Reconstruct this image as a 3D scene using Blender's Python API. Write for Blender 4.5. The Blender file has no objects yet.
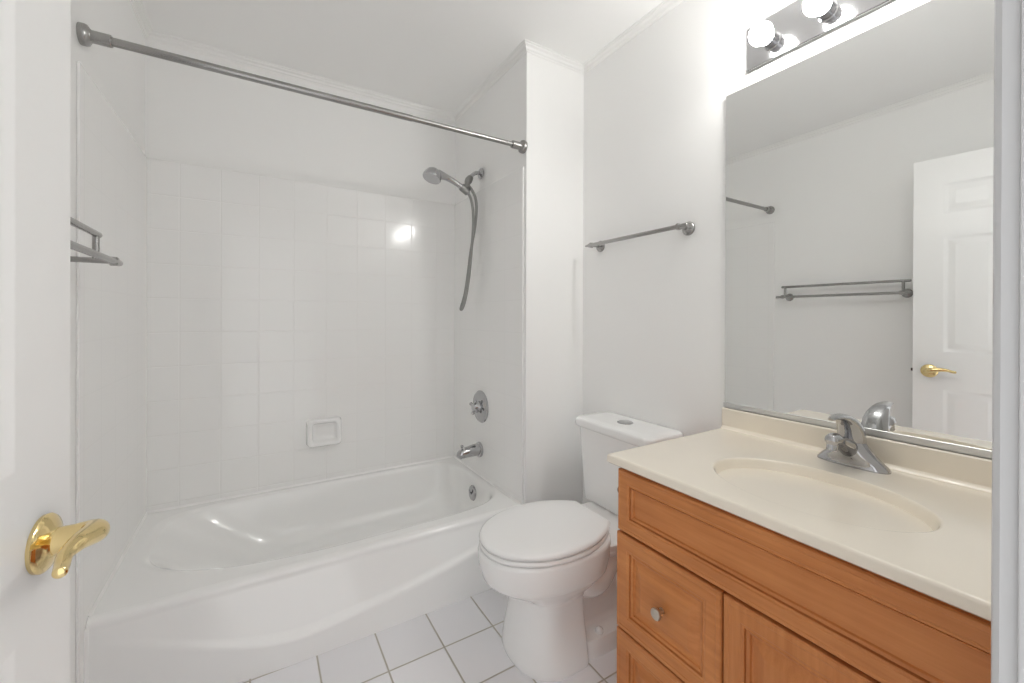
import bpy, bmesh, math
from mathutils import Vector, Matrix
C = bpy.context.scene
PI = math.pi

# ---------------------------------------------------------------- camera
FPX, YAW, PITCH, ROLL, V0, CAMH = 416.8174, math.radians(31.3795), math.radians(.1037), math.radians(.1775), 317.5796, 1.2019
cam = bpy.data.objects.new('camera', bpy.data.cameras.new('camera'))
C.collection.objects.link(cam); C.camera = cam
fwd = Vector((math.sin(YAW)*math.cos(PITCH), math.cos(YAW)*math.cos(PITCH), -math.sin(PITCH)))
rgt = Vector((math.cos(YAW), -math.sin(YAW), 0)); up = rgt.cross(fwd)
r2 = rgt*math.cos(ROLL)+up*math.sin(ROLL); u2 = up*math.cos(ROLL)-rgt*math.sin(ROLL)
M = Matrix((r2, u2, -fwd)).transposed().to_4x4(); M.translation = (0, 0, CAMH)
cam.matrix_world = M
cam.data.sensor_fit = 'HORIZONTAL'; cam.data.sensor_width = 36
cam.data.lens = FPX/1024*36
cam.data.shift_y = -(341.5-V0)/1024
cam.data.clip_start = .02

# ---------------------------------------------------------------- world, exposure
w = bpy.data.worlds.new('hall_light'); C.world = w; w.use_nodes = True
w.node_tree.nodes['Background'].inputs[0].default_value = (1, 1, 1, 1)
w.node_tree.nodes['Background'].inputs[1].default_value = .95
BULB_STRENGTH = 49.0
C.view_settings.view_transform = 'Standard'; C.view_settings.look = 'None'
C.view_settings.gamma = 1; C.view_settings.exposure = 0.53
C.view_settings.use_curve_mapping = False
C.cycles.max_bounces = 16; C.cycles.diffuse_bounces = 10; C.cycles.glossy_bounces = 8
C.cycles.caustics_reflective = False; C.cycles.caustics_refractive = False
C.cycles.sample_clamp_indirect = 6.0
C.cycles.use_denoising = True

# ---------------------------------------------------------------- dimensions (m)
XL, XW, XR = -.4383, 1.0857, 1.4408      # left wall, wet wall of the alcove, right wall
YN, YC, YB = .0715, 1.6536, 2.4872        # near wall, front of the chase, back wall
ZC = 2.490
TT = .008                                # tile thickness
TS, TX0, TZ0 = .1585, .004, 1.917        # wall tile size and origin
FS, FX0, FY0 = .2005, .1807, 1.4182      # floor tile size and origin

# ---------------------------------------------------------------- materials
def new_mat(name):
    m = bpy.data.materials.new(name); m.use_nodes = True
    return m, m.node_tree.nodes, m.node_tree.links, m.node_tree.nodes['Principled BSDF']
def srgb(r, g, b):
    f = lambda c: (c/12.92 if c <= .04045 else ((c+.055)/1.055)**2.4)
    return (f(r/255), f(g/255), f(b/255), 1)
def mat(name, col, rough=.5, metal=0, spec=.5, bump=0, bscale=60, coat=0, var=0, vscale=8):
    m, N, L, B = new_mat(name)
    B.inputs['Base Color'].default_value = col
    B.inputs['Roughness'].default_value = rough; B.inputs['Metallic'].default_value = metal
    B.inputs['Specular IOR Level'].default_value = spec
    B.inputs['Coat Weight'].default_value = coat; B.inputs['Coat Roughness'].default_value = .06
    tc = N.new('ShaderNodeTexCoord')
    if bump:
        n = N.new('ShaderNodeTexNoise'); n.inputs['Scale'].default_value = bscale; n.inputs['Detail'].default_value = 4
        L.new(tc.outputs['Object'], n.inputs['Vector'])
        b = N.new('ShaderNodeBump'); b.inputs['Strength'].default_value = bump; b.inputs['Distance'].default_value = .002
        L.new(n.outputs['Fac'], b.inputs['Height']); L.new(b.outputs['Normal'], B.inputs['Normal'])
    if var:
        n = N.new('ShaderNodeTexNoise'); n.inputs['Scale'].default_value = vscale; n.inputs['Detail'].default_value = 3
        L.new(tc.outputs['Object'], n.inputs['Vector'])
        mx = N.new('ShaderNodeMix'); mx.data_type = 'RGBA'
        mx.inputs['A'].default_value = col; mx.inputs['B'].default_value = tuple(c*(1-var) for c in col[:3])+(1,)
        L.new(n.outputs['Fac'], mx.inputs['Factor']); L.new(mx.outputs['Result'], B.inputs['Base Color'])
    return m
def tile_mat(name, col, grout, rough, ax, org, size, gw, bumpd, wav=.15, var=0, gr=.45):
    """square tiles laid in the plane of the two axes ax, joint width gw"""
    m, N, L, B = new_mat(name)
    tc = N.new('ShaderNodeTexCoord'); sp = N.new('ShaderNodeSeparateXYZ'); L.new(tc.outputs['Object'], sp.inputs[0])
    def mth(op, a, b=None):
        n = N.new('ShaderNodeMath'); n.operation = op
        for i, v in enumerate((a, b)):
            if v is None: continue
            if isinstance(v, (int, float)): n.inputs[i].default_value = v
            else: L.new(v, n.inputs[i])
        return n.outputs[0]
    masks, cells = [], []
    for a, o in zip(ax, org):
        t = mth('DIVIDE', mth('SUBTRACT', sp.outputs[a], o), size)
        cells.append(mth('FLOOR', t))
        d = mth('ABSOLUTE', mth('SUBTRACT', mth('FRACT', t), .5))
        mr = N.new('ShaderNodeMapRange'); mr.interpolation_type = 'SMOOTHSTEP'
        mr.inputs['From Min'].default_value = .5-gw/size; mr.inputs['From Max'].default_value = .5-gw*.35/size
        L.new(d, mr.inputs['Value']); masks.append(mr.outputs[0])
    mask = mth('MAXIMUM', masks[0], masks[1])
    cv = N.new('ShaderNodeCombineXYZ'); L.new(cells[0], cv.inputs[0]); L.new(cells[1], cv.inputs[1])
    wn = N.new('ShaderNodeTexWhiteNoise'); wn.noise_dimensions = '3D'; L.new(cv.outputs[0], wn.inputs['Vector'])
    tint = N.new('ShaderNodeMix'); tint.data_type = 'RGBA'
    tint.inputs['A'].default_value = col; tint.inputs['B'].default_value = tuple(c*(1-var) for c in col[:3])+(1,)
    L.new(wn.outputs['Value'], tint.inputs['Factor'])
    mx = N.new('ShaderNodeMix'); mx.data_type = 'RGBA'; mx.inputs['B'].default_value = grout
    L.new(mask, mx.inputs['Factor']); L.new(tint.outputs['Result'], mx.inputs['A']); L.new(mx.outputs['Result'], B.inputs['Base Color'])
    rr = mth('ADD', mth('MULTIPLY', mask, gr), rough); L.new(rr, B.inputs['Roughness'])
    nz = N.new('ShaderNodeTexNoise'); nz.inputs['Scale'].default_value = 9; nz.inputs['Detail'].default_value = 1
    L.new(tc.outputs['Object'], nz.inputs['Vector'])
    h = mth('ADD', mth('SUBTRACT', 1.0, mask), mth('MULTIPLY', nz.outputs['Fac'], wav))
    b = N.new('ShaderNodeBump'); b.inputs['Strength'].default_value = 1; b.inputs['Distance'].default_value = bumpd
    L.new(h, b.inputs['Height']); L.new(b.outputs['Normal'], B.inputs['Normal'])
    return m
def wood_mat(name, axis):
    m, N, L, B = new_mat(name)
    tc = N.new('ShaderNodeTexCoord'); mp = N.new('ShaderNodeMapping')
    s = [60, 60, 60]; s[axis] = 3.0; mp.inputs['Scale'].default_value = s
    L.new(tc.outputs['Object'], mp.inputs['Vector'])
    n1 = N.new('ShaderNodeTexNoise'); n1.inputs['Scale'].default_value = 1; n1.inputs['Detail'].default_value = 5; n1.inputs['Roughness'].default_value = .65
    L.new(mp.outputs[0], n1.inputs['Vector'])
    n2 = N.new('ShaderNodeTexNoise'); n2.inputs['Scale'].default_value = 7; n2.inputs['Detail'].default_value = 2
    L.new(tc.outputs['Object'], n2.inputs['Vector'])
    r = N.new('ShaderNodeValToRGB')
    r.color_ramp.elements[0].position = .25; r.color_ramp.elements[0].color = srgb(186, 115, 62)
    r.color_ramp.elements[1].position = .75; r.color_ramp.elements[1].color = srgb(211, 142, 84)
    L.new(n1.outputs['Fac'], r.inputs['Fac'])
    mx = N.new('ShaderNodeMix'); mx.data_type = 'RGBA'; mx.blend_type = 'MULTIPLY'; mx.inputs['Factor'].default_value = .55
    r2_ = N.new('ShaderNodeValToRGB'); r2_.color_ramp.elements[0].position = .3; r2_.color_ramp.elements[0].color = (.80, .72, .63, 1)
    r2_.color_ramp.elements[1].position = .65; r2_.color_ramp.elements[1].color = (1, 1, 1, 1)
    L.new(n2.outputs['Fac'], r2_.inputs['Fac'])
    L.new(r.outputs[0], mx.inputs['A']); L.new(r2_.outputs[0], mx.inputs['B']); L.new(mx.outputs['Result'], B.inputs['Base Color'])
    B.inputs['Roughness'].default_value = .38; B.inputs['Specular IOR Level'].default_value = .4
    bp_ = N.new('ShaderNodeBump'); bp_.inputs['Strength'].default_value = .12; bp_.inputs['Distance'].default_value = .001
    L.new(n1.outputs['Fac'], bp_.inputs['Height']); L.new(bp_.outputs['Normal'], B.inputs['Normal'])
    return m

WHITE = (.895, .894, .885, 1)
m_wall = mat('wall_paint', WHITE, .55, bump=.05, bscale=120)
m_ceil = mat('ceiling_paint', (.925, .924, .917, 1), .7, bump=.04, bscale=90)
m_trim = mat('trim_paint', (.88, .878, .867, 1), .35)
m_jamb = mat('door_frame_shaded', (.60, .605, .615, 1), .4)  # white trim greyed: the doorway's shade is put into this colour
m_door = mat('door_paint', (.87, .87, .862, 1), .32, bump=.03, bscale=40)
TILE = (.89, .889, .88, 1); GROUT = (.845, .842, .83, 1)
m_tile_b = tile_mat('tile_back', TILE, GROUT, .13, (0, 2), (TX0, TZ0), TS, .0032, .0006, .05, 0, .25)
m_tile_s = tile_mat('tile_side', TILE, (.87, .869, .86, 1), .15, (1, 2), (YB-.012, TZ0), TS, .0030, .00010, .1, 0, .0)
m_floor = tile_mat('floor_tile', (.86, .855, .88, 1), (.46, .43, .37, 1), .22, (0, 1), (FX0, FY0), FS, .0042, .0012, .08, .10)
m_tub = mat('tub_enamel', (.89, .89, .882, 1), .10, coat=.3)
m_porc = mat('porcelain', (.88, .88, .875, 1), .07, coat=.4)
m_seat = mat('seat_plastic', (.89, .89, .887, 1), .16)
m_chrome = mat('chrome', (.50, .50, .51, 1), .05, 1, bump=.01, bscale=30)
m_plate = mat('chrome_plate', (.60, .60, .61, 1), .12, 1)
m_nickel = mat('brushed_nickel', (.38, .375, .365, 1), .26, 1, bump=.03, bscale=200)
m_nickel2 = mat('satin_nickel_knob', (.62, .56, .48, 1), .28, 1, bump=.02, bscale=150)
m_bronze = mat('dark_bronze', (.10, .08, .065, 1), .35, .8)
m_brass = mat('polished_brass', (.86, .68, .34, 1), .10, 1, bump=.01, bscale=40)
m_channel = mat('channel_metal', (.70, .70, .69, 1), .42, 1)
m_dark = mat('dark_gap', (.03, .02, .015, 1), .7)
m_counter = mat('cultured_marble', (.88, .812, .70, 1), .16, coat=.25, var=.05, vscale=5)
m_wood_h = wood_mat('maple_horizontal', 1)
m_wood_v = wood_mat('maple_vertical', 2)
m_mirror = mat('mirror_silver', (.91, .92, .91, 1), .0, 1)
m_hose = mat('hose_metal', (.30, .30, .29, 1), .35, 1)
m_caulk = mat('caulk', (.88, .878, .87, 1), .5)
def emit_mat(name, col, s):
    m, N, L, B = new_mat(name)
    B.inputs['Emission Color'].default_value = col; B.inputs['Emission Strength'].default_value = s
    B.inputs['Base Color'].default_value = (.9, .9, .9, 1)
    return m
m_bulb = emit_mat('bulb_glow', (1, .99, .965, 1), BULB_STRENGTH)

# ---------------------------------------------------------------- mesh helpers
def link(name, bm, m, parent=None, smooth=True, ang=40):
    me = bpy.data.meshes.new(name)
    bmesh.ops.recalc_face_normals(bm, faces=bm.faces[:])
    if smooth:
        for f in bm.faces: f.smooth = True
        a = math.radians(ang)
        for e in bm.edges:
            if len(e.link_faces) == 2 and e.calc_face_angle(0) > a: e.smooth = False
    bm.to_mesh(me); bm.free()
    me.materials.append(m)
    o = bpy.data.objects.new(name, me); C.collection.objects.link(o)
    if smooth:
        wn_ = o.modifiers.new('weighted_normal', 'WEIGHTED_NORMAL'); wn_.keep_sharp = True
    if parent:
        o.parent = parent
        o.matrix_parent_inverse = Matrix.Translation(-Vector(parent.location))
    return o
def thing(name, label, cat, loc=(0, 0, 0), group=None):
    o = bpy.data.objects.new(name, None); C.collection.objects.link(o)
    o.location = loc; o.empty_display_size = .05
    o['label'] = label; o['category'] = cat
    if group: o['group'] = group
    return o
def struct(o):
    o['kind'] = 'structure'; return o
def box(bm, x0, x1, y0, y1, z0, z1, bev=0, seg=2):
    r = bmesh.ops.create_cube(bm, size=1)
    vs = r['verts']
    bmesh.ops.scale(bm, vec=(x1-x0, y1-y0, z1-z0), verts=vs)
    bmesh.ops.translate(bm, vec=((x0+x1)/2, (y0+y1)/2, (z0+z1)/2), verts=vs)
    if bev:
        es = list({e for v in vs for e in v.link_edges})
        bmesh.ops.bevel(bm, geom=es, offset=bev, segments=seg, affect='EDGES', profile=.5)
    return bm
def B(): return bmesh.new()
def bxo(name, m, parent, *a, **k): return link(name, box(B(), *a, **k), m, parent)
def rings(bm, rs, cap0=True, cap1=True, closed=True):
    V = [[bm.verts.new(p) for p in r] for r in rs]
    n = len(V[0])
    for a, b in zip(V[:-1], V[1:]):
        for i in range(n if closed else n-1):
            j = (i+1) % n
            bm.faces.new((a[i], a[j], b[j], b[i]))
    if cap0: bm.faces.new(V[0][::-1])
    if cap1: bm.faces.new(V[-1])
    return bm
def frame(d):
    d = Vector(d).normalized()
    t = Vector((0, 0, 1)) if abs(d.z) < .9 else Vector((1, 0, 0))
    a = t.cross(d).normalized(); return a, d.cross(a)
def lathe(bm, prof, org, d, n=32, sx=1, sy=1):
    """profile of (radius, distance along d)"""
    a, b = frame(d); d = Vector(d).normalized(); org = Vector(org)
    rs = []
    for r, t in prof:
        r = max(r, 1e-5)
        rs.append([org+d*t+a*(r*sx*math.cos(2*PI*i/n))+b*(r*sy*math.sin(2*PI*i/n)) for i in range(n)])
    return rings(bm, rs)
def smooth_path(pts, k=8):
    P = [Vector(p) for p in pts]; out = []
    for i in range(len(P)-1):
        p0 = P[max(i-1, 0)]; p1 = P[i]; p2 = P[i+1]; p3 = P[min(i+2, len(P)-1)]
        for s in range(k):
            t = s/k
            out.append(.5*((2*p1)+(p2-p0)*t+(2*p0-5*p1+4*p2-p3)*t*t+(3*p1-p0-3*p2+p3)*t**3))
    out.append(P[-1]); return out
def tube(bm, pts, rad, n=16, sm=True, k=8, flat=1.0, roundend=True):
    """rad a number or one radius per point; flat squashes the second axis"""
    if not isinstance(rad, (list, tuple)): rad = [rad]*len(pts)
    if sm and len(pts) > 2:
        R = smooth_path([(r, 0, 0) for r in rad], k); P = smooth_path(pts, k); R = [max(v.x, 1e-4) for v in R]
    else: P = [Vector(p) for p in pts]; R = list(rad)
    t0 = (P[1]-P[0]).normalized(); a, b = frame(t0)
    rs = []
    for i, p in enumerate(P):
        t = (P[min(i+1, len(P)-1)]-P[max(i-1, 0)]).normalized()
        a = (a-t*a.dot(t)).normalized(); b = t.cross(a)
        ring = lambda q, r: [q+a*(r*math.cos(2*PI*j/n))+b*(r*flat*math.sin(2*PI*j/n)) for j in range(n)]
        if i == 0 and roundend:
            for h in (80, 50, 25): rs.append(ring(p-t*(R[0]*.5*math.sin(math.radians(h))), R[0]*math.cos(math.radians(h))))
        rs.append(ring(p, R[i]))
        if i == len(P)-1 and roundend:
            for h in (25, 50, 80): rs.append(ring(p+t*(R[i]*.5*math.sin(math.radians(h))), R[i]*math.cos(math.radians(h))))
    return rings(bm, rs)
def sup(xc, yc, ax0, ax1, ay, n0, n1, z, N=64, tilt=0):
    """superellipse ring: half-length ax0 towards -x with exponent n0, ax1 towards +x with exponent n1"""
    out = []
    for i in range(N):
        t = 2*PI*i/N; c, s = math.cos(t), math.sin(t)
        n = n1 if c >= 0 else n0; a = ax1 if c >= 0 else ax0
        out.append(Vector((xc+a*math.copysign(abs(c)**(2/n), c), yc+ay*math.copysign(abs(s)**(2/n), s), z+tilt*c)))
    return out
def rrect(x0, x1, y0, y1, r, z, k=6):
    out = []
    for cx, cy, a0 in ((x1-r, y1-r, 0), (x0+r, y1-r, 90), (x0+r, y0+r, 180), (x1-r, y0+r, 270)):
        for i in range(k+1):
            a = math.radians(a0+90*i/k); out.append(Vector((cx+r*math.cos(a), cy+r*math.sin(a), z)))
    return out
def sstep(a, b, x):
    t = min(1, max(0, (x-a)/(b-a))); return t*t*(3-2*t)
def lerp(a, b, t): return a+(b-a)*t

# ---------------------------------------------------------------- room shell
WT = .10
struct(bxo('floor', m_floor, None, XL-WT, XR+WT, -.60, YB+WT, -.06, 0))
struct(bxo('ceiling', m_ceil, None, XL-WT, XR+WT, YN-.12, YB+WT, ZC, ZC+.08))
struct(bxo('wall_left', m_wall, None, XL-WT, XL, YN-.12, YB+WT, 0, ZC))
struct(bxo('wall_back', m_wall, None, XL, XR+WT, YB, YB+WT, 0, ZC))
struct(bxo('wall_right', m_wall, None, XR, XR+WT, YN-.12, YB, 0, ZC))
struct(link('wall_alcove', box(B(), XW, XR, YC, YB, 0, ZC, bev=.003), m_wall))
DX0, DX1, DZ = -.335, .505, 2.062            # doorway
bm = B(); box(bm, XL, DX0-.03, YN-.12, YN, 0, ZC); box(bm, DX1+.02, XR, YN-.12, YN, 0, ZC); box(bm, DX0-.03, DX1+.02, YN-.12, YN, DZ+.02, ZC)
struct(link('wall_near', bm, m_wall))
# jamb and casing of the doorway
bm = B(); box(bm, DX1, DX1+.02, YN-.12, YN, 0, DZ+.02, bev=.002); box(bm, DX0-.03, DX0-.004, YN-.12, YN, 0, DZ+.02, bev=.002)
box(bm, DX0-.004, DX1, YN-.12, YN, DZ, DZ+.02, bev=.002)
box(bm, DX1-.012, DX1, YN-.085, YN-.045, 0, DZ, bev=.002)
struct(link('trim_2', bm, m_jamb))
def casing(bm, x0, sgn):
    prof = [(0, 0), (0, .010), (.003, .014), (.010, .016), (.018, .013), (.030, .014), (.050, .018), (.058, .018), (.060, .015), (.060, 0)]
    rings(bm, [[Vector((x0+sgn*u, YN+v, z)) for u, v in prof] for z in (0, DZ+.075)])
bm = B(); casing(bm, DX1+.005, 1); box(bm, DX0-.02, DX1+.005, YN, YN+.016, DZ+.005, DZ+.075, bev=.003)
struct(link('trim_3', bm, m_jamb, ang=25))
# crown moulding round the room
path = [(XL, YN), (XL, YB), (XW, YB), (XW, YC), (XR, YC), (XR, YN)]
prof = [(0, 2.4575), (.004, 2.4575), (.006, 2.462), (.012, 2.466), (.015, 2.474), (.024, 2.480), (.026, 2.485), (.032, 2.487), (.032, ZC), (0, ZC)]
def inset(path, d):
    n = len(path); out = []
    for i in range(n):
        p0, p1, p2 = [Vector(path[(i+k) % n]) for k in (-1, 0, 1)]
        e0 = (p1-p0).normalized(); e1 = (p2-p1).normalized()
        n0 = Vector((e0.y, -e0.x)); n1 = Vector((e1.y, -e1.x))
        den = 1+n0.dot(n1); out.append(p1+(n0+n1)*(d/den))
    return out
cols = [[Vector((q.x, q.y, z)) for q in inset(path, d)] for d, z in prof]
bm = B(); rs = [[cols[k][i] for k in range(len(prof))] for i in range(len(path))]
rings(bm, rs+[rs[0]], False, False)
bmesh.ops.remove_doubles(bm, verts=bm.verts[:], dist=1e-6)
struct(link('trim_1', bm, m_trim, ang=25))
# wall tile of the tub alcove
YT = 1.643
struct(link('wall_tile_back', box(B(), XL+.001, XW-.001, YB-TT, YB, .29, TZ0+.003, bev=.003), m_tile_b))
struct(link('wall_tile_left', box(B(), XL, XL+TT, YT, YB-.0005, 0, TZ0+.003, bev=.003), m_tile_s))
struct(link('wall_tile_right', box(B(), XW-TT, XW, YC+.018, YB-.0005, 0, TZ0+.003, bev=.003), m_tile_s))

# ---------------------------------------------------------------- bathtub
ZR = .303
TX0_, TX1_ = XL+TT+.001, XW-TT-.001
def yr(x): return 1.692-.030*(x-TX0_)/(TX1_-TX0_)
tub = thing('bathtub', 'white alcove bathtub with swoosh-creased apron between three tiled walls', 'bathtub', (.32, 2.08, 0))
NR = 144
xc, yc = .345, 2.095
def tub_in(z, xl, xr_, yf, yb, nl, nr):
    nb_ = nl+3
    out = []
    for i in range(NR):
        t = 2*PI*i/NR; c, s = math.cos(t), math.sin(t); n = nr if c >= 0 else (nb_ if s > 0 else nl)
        a = (xr_-xc) if c >= 0 else (xc-xl); b = (yb-yc) if s >= 0 else (yc-yf)
        out.append(Vector((xc+a*math.copysign(abs(c)**(2/n), c), yc+b*math.copysign(abs(s)**(2/n), s), z)))
    return out
inner = tub_in(ZR, -.365, 1.050, 1.752, 2.440, 2.3, 5)
def outer_of(p):
    # cast from the centre through p onto the outer rectangle
    d = Vector((p.x-xc, p.y-yc)); k = 1e9
    if d.x > 1e-6: k = min(k, (TX1_-xc)/d.x)
    if d.x < -1e-6: k = min(k, (TX0_-xc)/d.x)
    if d.y > 1e-6: k = min(k, (YB-TT-.001-yc)/d.y)
    q = Vector((xc+d.x*k, yc+d.y*k))
    if d.y < -1e-6:
        for _ in range(12):
            k2 = min((yr(xc+d.x*k)+.026-yc)/d.y, (TX1_-xc)/d.x if d.x > 1e-6 else 1e9, (TX0_-xc)/d.x if d.x < -1e-6 else 1e9); k = k2
        q = Vector((xc+d.x*k, yc+d.y*k))
    return Vector((q.x, q.y, ZR))
bm = B()
R_out = [outer_of(p) for p in inner]
# snap the four corners
for cx, cy in ((TX0_, YB-TT-.001), (TX1_, YB-TT-.001), (TX0_, yr(TX0_)+.026), (TX1_, yr(TX1_)+.026)):
    j = min(range(NR), key=lambda i: (R_out[i].x-cx)**2+(R_out[i].y-cy)**2); R_out[j] = Vector((cx, cy, ZR))
rs = [R_out]
RR = .022
def tub_roll(h):
    o = RR*(1-math.sin(math.radians(h))); z = ZR-RR+RR*math.cos(math.radians(h)); k = 2.2*o
    return tub_in(z, -.345-k, 1.040+o, 1.765-o, 2.430+o, 2.3, 5)
for h in range(0, 80, 11): rs.append(tub_roll(h))
for z, xl, xr2, yf, yb, nl, nr in ((.27, -.315, 1.038, 1.772, 2.424, 2.3, 5), (.22, -.245, 1.032, 1.785, 2.414, 2.4, 5), (.16, -.155, 1.024, 1.80, 2.402, 2.5, 4.5),
        (.11, -.080, 1.012, 1.815, 2.388, 2.6, 4.2), (.075, -.030, .992, 1.838, 2.366, 3, 4), (.055, .030, .955, 1.875, 2.33, 3, 3.5), (.048, .12, .88, 1.94, 2.26, 3, 3)):
    rs.append(tub_in(z, xl, xr2, yf, yb, nl, nr))
rings(bm, rs, False, True)
link('basin', bm, m_tub, tub, ang=60)
# apron
CR = [(-.45, .245), (-.297, .1988), (-.208, .1688), (-.076, .1293), (.008, .1121), (.09, .100), (.16, .0975), (.294, .1095), (.48, .1306), (.647, .1599), (.784, .1866), (.90, .213), (1.1, .26)]
CRS = [p for p in smooth_path([(x, 0, z) for x, z in CR], 10)]
def crease(x):
    for a, b in zip(CRS[:-1], CRS[1:]):
        if x <= b.x: return lerp(a.z, b.z, (x-a.x)/(b.x-a.x))
    return CRS[-1].z
def yap(x, z):
    f = sstep(TX0_-.02, .12, x)*(1-.5*sstep(.85, TX1_, x))
    Bt = (yr(x)+.001-1.616)*f
    zc_ = crease(x)-.008
    slope = min(1, max(0, (ZR-.03-z)/(ZR-.03-zc_)))
    return yr(x)+.001-Bt*(.78*slope+.22*(1-sstep(zc_-.012, zc_+.020, z)))
NX = 150
bm = B(); rows = []
xs = [lerp(TX0_, TX1_, i/NX) for i in range(NX+1)]
for h in range(0, 91, 15):
    a = math.radians(h); rows.append([Vector((x, yr(x)+.026-.026*math.sin(a), ZR-.022+.022*math.cos(a))) for x in xs])
rows.append([Vector((x, yr(x)+.0005, ZR-.028)) for x in xs])
for k in range(1, 91):
    z = (ZR-.032)*(1-k/90); rows.append([Vector((x, yap(x, z), z)) for x in xs])
rings(bm, rows, False, False, closed=False)
link('apron', bm, m_tub, tub, ang=70)
bm = B(); lathe(bm, [(.0, -.014), (.034, -.014), (.040, -.004), (.041, .002), (.038, .007), (.031, .009), (.010, .010), (0, .010)], (1.030, 2.105, .215), (-1, 0, .06))
ov = link('overflow_plate', bm, m_chrome, tub)
bm = B(); tube(bm, [(1.022, 2.105, .21), (1.012, 2.105, .222), (1.008, 2.105, .236)], [.005, .005, .004]); link('trip_lever', bm, m_chrome, ov)
bm = B(); q = .009
def fillet(bm, p0, p1, n1, n2):
    p0, p1, n1, n2 = Vector(p0), Vector(p1), Vector(n1), Vector(n2)
    rings(bm, [[p, p+n1*q, p+(n1+n2)*q*.36, p+n2*q] for p in (p0, p1)])
fillet(bm, (TX0_-.001, yr(TX0_)+.022, ZR-.001), (TX0_-.001, YB-TT, ZR-.001), (1, 0, 0), (0, 0, 1))
fillet(bm, (TX1_+.001, yr(TX1_)+.022, ZR-.001), (TX1_+.001, YB-TT, ZR-.001), (-1, 0, 0), (0, 0, 1))
fillet(bm, (TX0_, YB-TT, ZR-.001), (TX1_, YB-TT, ZR-.001), (0, -1, 0), (0, 0, 1))
fillet(bm, (TX0_-.001, yr(TX0_)+.0015, .001), (TX0_-.001, yr(TX0_)+.0015, ZR-.02), (1, 0, 0), (0, -1, 0))
link('caulk_bead', bm, m_caulk, tub)

# ---------------------------------------------------------------- soap dish
sd = thing('soap_dish', 'white ceramic soap dish fixed to the tiled back wall above the tub', 'soap dish', (.31, YB-TT, .575))
bm = B()
y0 = YB-TT
def rr(x0, x1, z0, z1, r, d):
    # the rim leans out towards the bottom
    return [Vector((p.x, y0-d*(1+.75*(.647-p.y)/.146), p.y)) for p in rrect(x0, x1, z0, z1, r, 0)]
rings(bm, [rr(.222, .398, .503, .647, .018, 0), rr(.224, .396, .503, .645, .020, .014), rr(.226, .394, .505, .643, .020, .026), rr(.230, .390, .509, .640, .020, .0305), rr(.235, .385, .514, .636, .018, .032),
           rr(.243, .377, .522, .629, .016, .0310), rr(.248, .372, .528, .625, .014, .027), rr(.252, .368, .533, .622, .012, .018), rr(.258, .362, .540, .617, .010, .009), rr(.268, .352, .552, .610, .008, .006)])
link('dish_body', bm, m_porc, sd, ang=60)

# ---------------------------------------------------------------- shower rod
rod = thing('shower_curtain_rod', 'brushed nickel tension rod spanning the tub alcove without a curtain', 'curtain rod', (.32, 1.67, 2.011))
RY, RZ = 1.672, 2.012
bm = B(); lathe(bm, [(.0125, 0), (.0125, .93)], (XL+.045, RY, RZ), (1, 0, 0), 24); link('outer_tube', bm, m_nickel, rod)
bm = B(); lathe(bm, [(.0105, 0), (.0105, .70)], (XL+.90, RY, RZ), (1, 0, 0), 24); link('inner_tube', bm, m_nickel, rod)
for x, d in ((XL, 1), (XW, -1)):
    bm = B(); lathe(bm, [(.029, 0), (.030, .003), (.030, .012), (.028, .018), (.020, .023), (.0175, .026), (.0175, .066), (.0165, .069), (.013, .069)], (x, RY, RZ), (d, 0, 0), 32)
    link('end_flange', bm, m_nickel, rod)

# ---------------------------------------------------------------- hand shower
SY = 2.108; XT = XW-TT
sh = thing('hand_shower', 'chrome hand shower clipped to its arm on the alcove end wall', 'shower head', (XT, SY, 2.012))
bm = B(); lathe(bm, [(.031, 0), (.031, .004), (.026, .009), (.014, .014), (.013, .014)], (XT, SY, 2.012), (-1, 0, 0)); link('wall_flange', bm, m_chrome, sh)
bm = B(); tube(bm, [(XT-.006, SY, 2.012), (XT-.03, SY, 2.010), (XT-.055, SY, 1.993), (XT-.072, SY, 1.970)], .0105); link('shower_arm', bm, m_chrome, sh)
bm = B(); tube(bm, [(1.012, SY, 1.978), (1.000, SY, 1.960), (.992, SY, 1.944)], [.017, .021, .017], n=12)
tube(bm, [(.998, SY, 1.95), (.985, SY, 1.925), (.978, SY, 1.905)], [.014, .015, .014], n=12)
lathe(bm, [(.013, -.024), (.021, -.024), (.021, .024), (.013, .024)], (.976, SY, 1.905), (.85, 0, -.52), 20)
link('swivel_holder', bm, m_hose, sh)
bm = B(); tube(bm, [(.998, SY, 1.888), (.972, SY, 1.907), (.93, SY, 1.930), (.872, SY, 1.952), (.823, SY, 1.962)], [.0125, .014, .0145, .017, .026]); link('handle', bm, m_chrome, sh)
bm = B(); hd = Vector((-.36, -.12, -.92)).normalized()
lathe(bm, [(.010, -.046), (.026, -.041), (.038, -.030), (.046, -.014), (.050, .002), (.050, .010), (.047, .014), (.042, .013), (.038, .011), (0, .010)], Vector((.788, SY, 1.944)), hd); link('spray_head', bm, m_chrome, sh)
bm = B()
hz = [(1.000, SY, 1.885), (1.016, SY-.004, 1.85), (1.028, SY-.008, 1.78), (1.030, SY-.010, 1.68), (1.022, SY-.010, 1.55), (1.006, SY-.010, 1.40), (.986, SY-.008, 1.29), (.972, SY-.004, 1.247), (.966, SY+.002, 1.243),
      (.974, SY+.010, 1.262), (.996, SY+.014, 1.33), (1.014, SY+.014, 1.44), (1.032, SY+.012, 1.58), (1.050, SY+.010, 1.70), (1.056, SY+.008, 1.80), (1.046, SY+.006, 1.87), (1.020, SY+.003, 1.912), (1.000, SY, 1.930)]
hz = [(x-.010*min(1, max(0, (1.88-z)/.3)), y, z) for x, y, z in hz]
tube(bm, hz, .0078, n=12); link('hose', bm, m_hose, sh)

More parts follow.
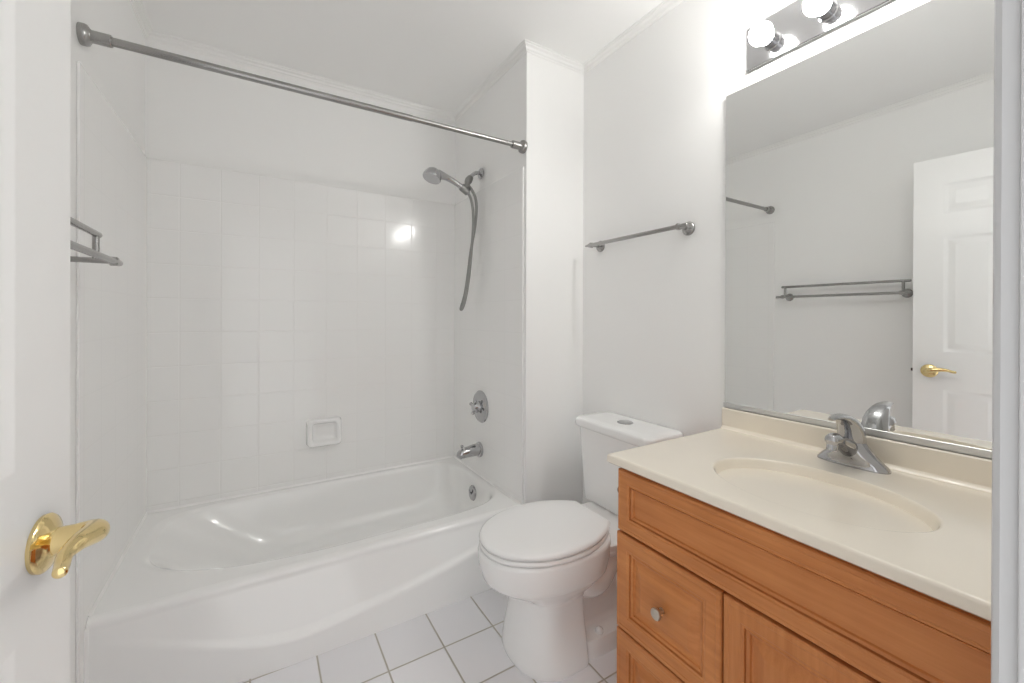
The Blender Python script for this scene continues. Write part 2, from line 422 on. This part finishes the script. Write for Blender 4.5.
# ---------------------------------------------------------------- valve and spout
va = thing('shower_valve', 'round chrome shower valve above the tub spout', 'valve', (XT, 2.10, .70))
bm = B(); lathe(bm, [(.090, 0), (.090, .003), (.084, .010), (.064, .015), (.047, .017), (.046, .017)], (XT, 2.10, .695), (-1, 0, 0), 48); link('escutcheon', bm, m_chrome, va)
bm = B(); lathe(bm, [(.032, .012), (.032, .020), (.026, .026), (.024, .045), (.020, .050), (0, .051)], (XT, 2.10, .695), (-1, 0, 0)); link('valve_hub', bm, m_chrome, va)
bm = B()
for a in (20, 110, 200, 290):
    a = math.radians(a); tube(bm, [(XT-.040, 2.10+.010*math.cos(a), .695+.010*math.sin(a)), (XT-.044, 2.10+.026*math.cos(a), .695+.026*math.sin(a)), (XT-.046, 2.10+.040*math.cos(a), .695+.040*math.sin(a))], [.008, .008, .010], n=12)
link('cross_handle', bm, m_chrome, va)
spt = thing('tub_spout', 'chrome tub spout on the alcove end wall above the overflow', 'spout', (XT, 2.112, .45))
bm = B(); lathe(bm, [(.042, 0), (.043, .004), (.041, .014), (.034, .017), (.033, .017)], (XT, 2.112, .450), (-1, 0, 0)); link('spout_flange', bm, m_chrome, spt)
bm = B(); tube(bm, [(XT-.008, 2.112, .452), (XT-.04, 2.112, .450), (XT-.085, 2.112, .446), (XT-.115, 2.112, .440), (XT-.128, 2.112, .430)], [.034, .033, .029, .026, .020], n=24); link('spout_body', bm, m_chrome, spt)
bm = B(); lathe(bm, [(.005, 0), (.005, .016), (.009, .020), (.009, .026), (.005, .029), (0, .029)], (XT-.112, 2.112, .462), (0, 0, 1), 16); link('diverter_knob', bm, m_chrome, spt)

# ---------------------------------------------------------------- towel bars
def post(bm, wallx, d, y, z, off): lathe(bm, [(.027, 0), (.027, .005), (.023, .010), (.011, .014), (.0075, .018), (.0075, off-.014), (.0125, off-.009), (.0125, off+.004), (.009, off+.008)], (wallx, y, z), (d, 0, 0), 24)
tb = thing('towel_bar', 'single brushed nickel towel bar on the right wall above the toilet', 'towel bar', (XR, 1.28, 1.55))
bm = B(); tube(bm, [(XR-.066, .995, 1.5495), (XR-.066, 1.540, 1.5495)], .0085, sm=False); tube(bm, [(XR-.066, 1.535, 1.5495), (XR-.066, 1.560, 1.5495)], [.0055, .0045], sm=False); link('bar', bm, m_nickel, tb)
for y in (1.034, 1.524):
    bm = B(); post(bm, XR, -1, y, 1.5495, .066); link('post', bm, m_nickel, tb)
db = thing('double_towel_bar', 'double brushed nickel towel bar on the left wall behind the door', 'towel bar', (XL, 1.21, 1.365))
bm = B(); tube(bm, [(XL+.105, .847, 1.349), (XL+.105, 1.577, 1.349)], .0085, sm=False); link('lower_bar', bm, m_nickel, db)
bm = B(); tube(bm, [(XL+.067, .862, 1.421), (XL+.067, 1.557, 1.421)], .0085, sm=False); link('upper_bar', bm, m_nickel, db)
for y in (.894, 1.537):
    bm = B(); post(bm, XL, 1, y, 1.350, .105)
    tube(bm, [(XL+.067, y, 1.353), (XL+.067, y, 1.421)], .0075, sm=False); link('post', bm, m_nickel, db)

# ---------------------------------------------------------------- toilet
TY = 1.242
to = thing('toilet', 'white two-piece toilet with closed lid between tub and vanity', 'toilet', (1.05, TY, 0))
bm = B(); rs = []
for z, xf, xb, hw, xm, nf, nb in ((.000, .757, .985, .158, .90, 2.3, 12), (.012, .753, .985, .161, .90, 2.3, 12), (.03, .755, .985, .158, .90, 2.3, 12), (.10, .768, .987, .145, .89, 2.3, 11), (.17, .782, .990, .132, .88, 2.3, 9), (.218, .790, .994, .127, .89, 2.3, 8),
        (.232, .780, 1.01, .132, .89, 2.3, 5), (.248, .752, 1.035, .144, .90, 2.2, 3.6), (.267, .716, 1.07, .159, .91, 2.1, 3), (.284, .684, 1.10, .172, .92, 2.1, 2.6), (.297, .666, 1.12, .180, .92, 2.1, 2.6), (.303, .661, 1.125, .1835, .92, 2.1, 2.6), (.309, .660, 1.127, .184, .92, 2.1, 2.6),
        (.345, .648, 1.14, .187, .92, 2.1, 2.6), (.385, .645, 1.145, .187, .92, 2.1, 2.6), (.396, .649, 1.145, .184, .92, 2.1, 2.6), (.400, .657, 1.14, .178, .92, 2.1, 2.6)):
    rs.append(sup(xm, TY, xm-xf, xb-xm, hw, nf, nb, z, 96))
rings(bm, rs)
link('bowl', bm, m_porc, to, ang=50)
# rear deck that carries the tank, foot and trapway behind the column
bm = B()
rings(bm, [sup(1.20, TY, .16, .18, .085, 4, 5, .23, 48), sup(1.20, TY, .17, .20, .105, 4, 5, .30, 48), sup(1.20, TY, .18, .21, .15, 4, 5, .345, 48), sup(1.20, TY, .18, .21, .160, 4, 5, .365, 48), sup(1.20, TY, .18, .21, .160, 4, 5, .378, 48), sup(1.20, TY, .17, .20, .150, 4, 5, .3845, 48)])
link('tank_deck', bm, m_porc, to, ang=50)
bm = B()
rings(bm, [sup(1.10, TY, .14, .20, .150, 5, 3.2, 0, 48), sup(1.10, TY, .14, .20, .150, 5, 3.2, .030, 48), sup(1.10, TY, .14, .198, .149, 5, 3.2, .052, 48), sup(1.10, TY, .14, .194, .144, 5, 3.2, .060, 48), sup(1.10, TY, .13, .17, .092, 4, 3, .066, 48), sup(1.10, TY, .12, .17, .076, 4, 3, .085, 48), sup(1.10, TY, .12, .17, .062, 4, 3, .17, 48), sup(1.11, TY, .12, .18, .066, 4, 3, .26, 48)])
link('foot', bm, m_porc, to, ang=50)
for s in (-1, 1):
    bm = B()
    tube(bm, [(.96, TY+s*.062, .275), (1.02, TY+s*.074, .245), (1.075, TY+s*.078, .235), (1.13, TY+s*.072, .275), (1.19, TY+s*.065, .30), (1.24, TY+s*.06, .26), (1.255, TY+s*.055, .16), (1.25, TY+s*.05, .05)], [.055, .060, .058, .055, .052, .05, .05, .05], n=24)
    link('trapway', bm, m_porc, to, ang=50)
    bm = B(); lathe(bm, [(.014, 0), (.0145, .006), (.013, .014), (.008, .019), (0, .020)], (1.058, TY+s*.120, .060), (0, s*.25, 1), 20); link('bolt_cap', bm, m_porc, to)
def seat_ring(off, z, back=1.132, cut=.100):
    out = []
    N = 96
    for i in range(N):
        t = 2*PI*i/N; c, s = math.cos(t), math.sin(t)
        if c < 0: x = .905+(.254-off)*-abs(c)**(2/2.05); y = (.187-off)*math.copysign(abs(s)**(2/2.05), s)
        else:
            # sides pull in towards a straight back edge
            x = .905+(back-off-.905)*min(1, abs(c)**(2/2.4)*1.12)
            y = (.187-off)*math.copysign(abs(s)**(2/2.2), s)
            q = (x-.905)/(back-off-.905)
            lim = lerp(.187-off, cut-off, max(0, q)**2.2)
            y = math.copysign(min(abs(y), lim), s) if q < .999 else max(-(cut-off), min(cut-off, y))
        out.append(Vector((x, TY+y, z)))
    return out
bm = B(); rings(bm, [seat_ring(.006, .401), seat_ring(.001, .404), seat_ring(.000, .410), seat_ring(.003, .417), seat_ring(.010, .419)]); link('seat', bm, m_seat, to, ang=50)
bm = B(); rings(bm, [seat_ring(.008, .4205), seat_ring(.0015, .423), seat_ring(-.001, .430), seat_ring(.002, .437), seat_ring(.010, .4415), seat_ring(.05, .4435), seat_ring(.09, .444)]); link('seat_lid', bm, m_seat, to, ang=50)
for s in (-1, 1):
    bm = B(); box(bm, 1.110, 1.150, TY+s*.062-.015, TY+s*.062+.015, .396, .420, bev=.006); link('hinge', bm, m_seat, to)
bm = B(); rs = []
for z, x0, hw in ((.385, 1.268, .182), (.392, 1.258, .190), (.43, 1.254, .193), (.55, 1.246, .197), (.70, 1.238, .202), (.716, 1.238, .202)):
    rs.append(rrect(x0, 1.428, TY+.003-hw, TY+.015+hw, .030, z, 8))
rings(bm, rs); link('tank', bm, m_porc, to, ang=50)
bm = B(); rs = []
def lidr(o, z):
    out = []
    for p in rrect(1.222+o, 1.434-o*.3, TY-.209+o, TY+.233-o, .034, z, 8):
        k = max(0, 1-((p.y-TY)/.2)**2)*.010*max(0, min(1, (1.33-p.x)/.08)); out.append(Vector((p.x-k, p.y, p.z)))
    return out
rings(bm, [lidr(.010, .712), lidr(.002, .716), lidr(0, .724), lidr(0, .742), lidr(.004, .749), lidr(.010, .752), lidr(.05, .754)]); link('tank_lid', bm, m_porc, to, ang=50)
bm = B(); lathe(bm, [(.033, -.004), (.034, .0), (.033, .003), (.029, .0045), (0, .005)], (1.335, TY+.020, .753), (0, 0, 1), 32); bt = link('flush_button', bm, m_chrome, to)

# ---------------------------------------------------------------- vanity cabinet
VY0, VY1, VX, VZ = .086, .868, .905, .782
vc = thing('vanity_cabinet', 'maple bathroom vanity cabinet with raised panels under the cream countertop', 'cabinet', (1.16, .48, 0))
bm = B()
box(bm, VX+.001, XR-.002, VY1-.016, VY1, .0, VZ-.001, bev=.001); box(bm, VX+.001, XR-.002, VY0, VY0+.016, .0, VZ-.001, bev=.001)
box(bm, VX+.001, XR-.002, VY0+.016, VY1-.016, .09, .106); box(bm, XR-.012, XR-.002, VY0+.016, VY1-.016, .106, VZ-.02)
box(bm, VX, VX+.018, VY0, VY1, .09, VZ-.001); box(bm, VX+.06, VX+.075, VY0+.016, VY1-.016, 0, .09)
link('body', bm, m_wood_v, vc)
def front(name, y0, y1, z0, z1, prof, m):
    bm = B()
    def rg(d, x): return [Vector((x, y0+d, z0+d)), Vector((x, y1-d, z0+d)), Vector((x, y1-d, z1-d)), Vector((x, y0+d, z1-d))]
    rings(bm, [rg(0, VX-.0005)]+[rg(d, VX-h) for d, h in prof])
    return link(name, bm, m, vc, ang=18)
P_DRAW = [(0, .017), (.0025, .020), (.012, .0205), (.014, .0195), (.038, .0195), (.041, .0180), (.046, .0180), (.0468, .0115), (.0485, .0115), (.0493, .0145), (.055, .0120), (.057, .0080), (.062, .0080), (.084, .0160), (.088, .0172)]
P_FALSE = [(0, .015), (.0025, .018), (.010, .0185), (.012, .0175), (.033, .0175), (.036, .0155), (.041, .0155), (.0418, .0085), (.0436, .0085), (.0444, .0120), (.049, .0085), (.051, .0045)]
front('false_front', VY0+.004, VY1-.002, .5925, .766, P_FALSE, m_wood_h)
d1 = front('drawer', .5505, VY1, 0.3150, .5855, P_DRAW, m_wood_h)
d2 = front('drawer', .5505, VY1, .100, .3095, P_DRAW, m_wood_h)
d3 = front('door', VY0+.004, .5455, .100, .5855, P_DRAW, m_wood_v)
def knob(y, z, par):
    bm = B(); lathe(bm, [(.008, 0), (.0065, .004), (.0065, .012), (.0105, .015), (.0140, .018), (.0150, .021), (.0150, .024), (.0135, .0265), (.0095, .0262), (0, .0275)], (VX-.0170, y, z), (-1, 0, 0), 28)
    return link('knob', bm, m_nickel2, par)
knob(.712, .447, d1); knob(.712, .205, d2); knob(.122, .50, d3)
# small dark pull on the cabinet's toilet side
bm = B(); lathe(bm, [(.010, 0), (.009, .004), (.006, .007), (.006, .014), (.011, .018), (.0125, .023), (.010, .027), (0, .028)], (.925, VY1, .688), (0, 1, 0), 24); link('side_knob', bm, m_bronze, vc)

# ---------------------------------------------------------------- countertop with moulded basin
ct = thing('vanity_countertop', 'cream cultured marble countertop with moulded oval sink and backsplash', 'countertop', (1.15, .48, VZ))
CX0, CX1, CY0, CY1, CZ = .8627, XR-.002, .082, .884, .8084
BX, BY, BA, BBy = 1.094, .466, .152, .214
bm = B(); NB = 128
def oval(a, b, z): return [Vector((BX+a*math.cos(2*PI*i/NB), BY+b*math.sin(2*PI*i/NB), z)) for i in range(NB)]
def rect_of(p, ins, z):
    d = Vector((p.x-BX, p.y-BY)); k = 1e9
    if d.x > 1e-9: k = min(k, (CX1-BX)/d.x)
    if d.x < -1e-9: k = min(k, (CX0+ins-BX)/d.x)
    if d.y > 1e-9: k = min(k, (CY1-ins-BY)/d.y)
    if d.y < -1e-9: k = min(k, (CY0-BY)/d.y)
    return Vector((BX+d.x*k, BY+d.y*k, z))
def rect_ring(ins, z):
    R = [rect_of(p, ins, z) for p in oval(1, 1, 0)]
    for cx, cy in ((CX0+ins, CY0), (CX0+ins, CY1-ins), (CX1, CY0), (CX1, CY1-ins)):
        j = min(range(NB), key=lambda i: (R[i].x-cx)**2+(R[i].y-cy)**2); R[j] = Vector((cx, cy, z))
    return R
rs = [rect_ring(.004, VZ), rect_ring(0, VZ+.004), rect_ring(0, CZ-.007), rect_ring(.002, CZ-.002), rect_ring(.007, CZ)]
for k, dz in ((1.22, 0), (1.03, 0), (1.015, -.0008), (1.005, -.003), (.997, -.007), (.987, -.014), (.970, -.026), (.94, -.042), (.89, -.060), (.80, -.079), (.66, -.096), (.5, -.108), (.33, -.115), (.16, -.118)):
    rs.append(oval(BA*k, BBy*k, CZ+dz))
rings(bm, rs, True, True)
link('top', bm, m_counter, ct, ang=50)
bm = B(); box(bm, XR-.022, XR-.002, CY0, CY1, CZ-.006, .8798, bev=.005, seg=3)
# cove where the splash meets the top
rings(bm, [[Vector((XR-.021, y, CZ+.012)), Vector((XR-.0245, y, CZ+.005)), Vector((XR-.033, y, CZ+.0003)), Vector((XR-.033, y, CZ-.004)), Vector((XR-.018, y, CZ-.004))] for y in (CY0, CY1-.004)])
link('backsplash', bm, m_counter, ct, ang=50)
bm = B(); lathe(bm, [(.022, 0), (.022, .004), (.016, .006), (0, .006)], (BX, BY, CZ-.119), (0, 0, 1), 24); link('drain', bm, m_chrome, ct)

# ---------------------------------------------------------------- faucet
FX, FY = 1.362, .478
fa = thing('faucet', 'chrome single-lever faucet behind the oval sink', 'faucet', (FX, FY, CZ))
bm = B()
rings(bm, [sup(FX, FY, .031, .026, .080, 2.6, 2.6, CZ+.0005, 64), sup(FX, FY, .031, .026, .080, 2.6, 2.6, CZ+.006, 64), sup(FX, FY, .029, .025, .075, 2.5, 2.5, CZ+.013, 64), sup(FX-.002, FY, .030, .025, .066, 2.4, 2.4, CZ+.022, 64),
           sup(FX-.003, FY, .031, .027, .054, 2.2, 2.2, CZ+.034, 64), sup(FX-.004, FY, .031, .028, .043, 2.1, 2.1, CZ+.047, 64), sup(FX-.005, FY, .030, .028, .034, 2, 2, CZ+.060, 64), sup(FX-.005, FY, .028, .027, .030, 2, 2, CZ+.066, 64)])
link('body', bm, m_chrome, fa, ang=50)
bm = B()
tube(bm, [(FX-.006, FY, CZ+.040), (FX-.040, FY, CZ+.058), (FX-.078, FY, CZ+.074), (FX-.104, FY, CZ+.083), (FX-.124, FY, CZ+.084)], [.026, .021, .0150, .0170, .0150], n=24)
lathe(bm, [(.0125, 0), (.0125, .020), (.010, .022), (0, .022)], (FX-.116, FY, CZ+.078), (-.25, 0, -1), 20)
link('spout', bm, m_chrome, fa, ang=60)
bm = B()
hp = [(-.004, .064, .028, .031), (-.006, .080, .028, .031), (-.013, .098, .026, .030), (-.026, .113, .021, .027), (-.044, .126, .015, .023), (-.066, .135, .010, .019), (-.090, .139, .0065, .015), (-.112, .139, .0042, .011), (-.128, .1365, .003, .007)]
rs = []
for i, (dx, dz, th, wd) in enumerate(hp):
    a = hp[max(0, i-1)]; b = hp[min(len(hp)-1, i+1)]; t = Vector((b[0]-a[0], 0, b[1]-a[1])).normalized(); nrm = Vector((t.z, 0, -t.x))
    rs.append([Vector((FX+dx, FY, CZ+dz))+nrm*(th*math.cos(2*PI*j/28))+Vector((0, wd*math.sin(2*PI*j/28), 0)) for j in range(28)])
rings(bm, rs)
link('lever_handle', bm, m_chrome, fa, ang=60)
bm = B(); lathe(bm, [(.0035, 0), (.0035, .002), (0, .002)], (FX-.030, FY-.010, CZ+.026), (-1, -.3, .3), 12); link('set_screw', bm, m_dark, fa)

# ---------------------------------------------------------------- mirror
mi = thing('wall_mirror', 'large frameless mirror on the right wall above the vanity backsplash', 'mirror', (XR, .48, .9))
bm = B(); box(bm, XR-.008, XR-.001, .086, .8795, .893, 1.996, bev=.0012, seg=1); link('glass', bm, m_mirror, mi)
bm = B(); rings(bm, [[Vector((XR-.001, y, .8825)), Vector((XR-.013, y, .8825)), Vector((XR-.0135, y, .898)), Vector((XR-.0115, y, .8985)), Vector((XR-.0095, y, .897)), Vector((XR-.001, y, .890))] for y in (.084, .8815)])
link('bottom_channel', bm, m_channel, mi)

# ---------------------------------------------------------------- vanity light
LZ = 2.1015
vl = thing('vanity_light', 'chrome strip light with round bulbs above the mirror', 'wall light', (XR, .49, LZ))
bm = B(); LY1 = .8060; LY0 = .180
rings(bm, [[Vector((XR-.001-d, p.x, p.y)) for p in rrect(LY0+i, LY1-i, 2.0448+i, 2.1905-i, .002, 0, 2)] for d, i in ((0, 0), (.009, 0), (.0115, .003), (.0115, .004))])
link('backplate', bm, m_plate, vl, ang=20)
for k in range(4):
    y = .720-.1555*k
    bm = B(); lathe(bm, [(.0275, .010), (.0275, .014), (.0235, .0165), (.0235, .047), (.0245, .050), (.0215, .050), (.0205, .044), (.0, .044)], (XR, y, LZ), (-1, 0, 0), 32); so = link('socket', bm, m_chrome, vl)
    bm = B(); pr = [(.013, .0445), (.0135, .0495)]
    for h in range(-70, 91, 10):
        a = math.radians(h); pr.append((.0340*math.cos(a), .0815+.0340*math.sin(a)))
    lathe(bm, pr, (XR, y, LZ), (-1, 0, 0), 32); link('bulb', bm, m_bulb, vl, ang=80)

# ---------------------------------------------------------------- door
DXF = XL+.2164; DT = .035; DY0, DY1, DZ0, DZ1 = .072, .812, .010, 2.055
bm = B()
ysp = [DY0, DY0+.115, DY0+.115+.205, DY1-.115-.205, DY1-.115, DY1]
zsp = [DZ0, .245, .825, 1.022, 1.632, 1.755, 1.915, DZ1]
def rcell(y0, y1, z0, z1, prof, xf, sg):
    rings(bm, [[Vector((xf-sg*h, y0+d, z0+d)), Vector((xf-sg*h, y1-d, z0+d)), Vector((xf-sg*h, y1-d, z1-d)), Vector((xf-sg*h, y0+d, z1-d))] for d, h in prof], False, True)
DP = [(0, 0), (.004, .0012), (.013, .0048), (.018, .0055), (.024, .0055), (.044, .0016), (.047, .0012)]
for xf, sg in ((DXF, 1), (DXF-DT, -1)):
    for i in range(5):
        for j in range(7):
            if i in (1, 3) and j in (1, 3, 5): rcell(ysp[i], ysp[i+1], zsp[j], zsp[j+1], DP, xf, sg)
            else: bm.faces.new([bm.verts.new((xf, y, z)) for y, z in ((ysp[i], zsp[j]), (ysp[i+1], zsp[j]), (ysp[i+1], zsp[j+1]), (ysp[i], zsp[j+1]))])
for a, b in zip(ysp[:-1], ysp[1:]):
    for z in (DZ0, DZ1): bm.faces.new([bm.verts.new(p) for p in ((DXF, a, z), (DXF, b, z), (DXF-DT, b, z), (DXF-DT, a, z))])
for a, b in zip(zsp[:-1], zsp[1:]):
    for y in (DY0, DY1): bm.faces.new([bm.verts.new(p) for p in ((DXF, y, a), (DXF, y, b), (DXF-DT, y, b), (DXF-DT, y, a))])
bmesh.ops.remove_doubles(bm, verts=bm.verts[:], dist=1e-5)
dr = struct(link('door_1', bm, m_door, ang=25))
LVY, LVZ = .746, .918
bm = B(); lathe(bm, [(.0345, 0), (.0350, .004), (.0325, .007), (.0300, .0075), (.0270, .0095), (.0200, .0120), (.0175, .0130), (.0165, .014)], (DXF, LVY, LVZ), (1, 0, 0), 48); link('rose', bm, m_brass, dr)
bm = B()
def dl(x, y, z):
    q = Matrix.Rotation(math.radians(6), 3, 'Z') @ Vector((x-DXF, y-DY1, 0)); return (DXF+q.x, DY1+q.y, z)
lv = [(DXF+.010, LVY, LVZ), (DXF+.030, LVY, LVZ+.002), dl(-.181, .738, .924), dl(-.177, .726, .927), dl(-.179, .708, .930), dl(-.182, .690, .932), dl(-.186, .668, .930), dl(-.184, .650, .925), dl(-.182, .638, .924)]
tube(bm, lv, [.0165, .0155, .0150, .0140, .0120, .0100, .0075, .0068, .0064], n=20); link('lever', bm, m_brass, dr)
bm = B(); box(bm, DXF-DT*.5-.008, DXF-DT*.5+.008, DY1-.001, DY1+.010, LVZ-.008, LVZ+.008, bev=.003); link('latch_bolt', bm, m_bronze, dr)
bm = B(); box(bm, DXF-DT*.5-.0125, DXF-DT*.5+.0125, DY1-.001, DY1+.0012, LVZ-.028, LVZ+.028, bev=.0005); link('latch_plate', bm, m_brass, dr)
TILT = math.radians(-6)
for z in (.25, 1.05, 1.85):
    bm = B(); lathe(bm, [(.007, -.045), (.007, .045)], (DXF-.004, DY0-.006, z), (0, 0, 1), 16); link('hinge', bm, m_brass, dr)
dr.rotation_euler.z = TILT                    # the door stands a little short of parallel to the wall
pv = Vector((DXF, DY1, 0)); dr.location = pv-Matrix.Rotation(TILT, 3, 'Z') @ pv
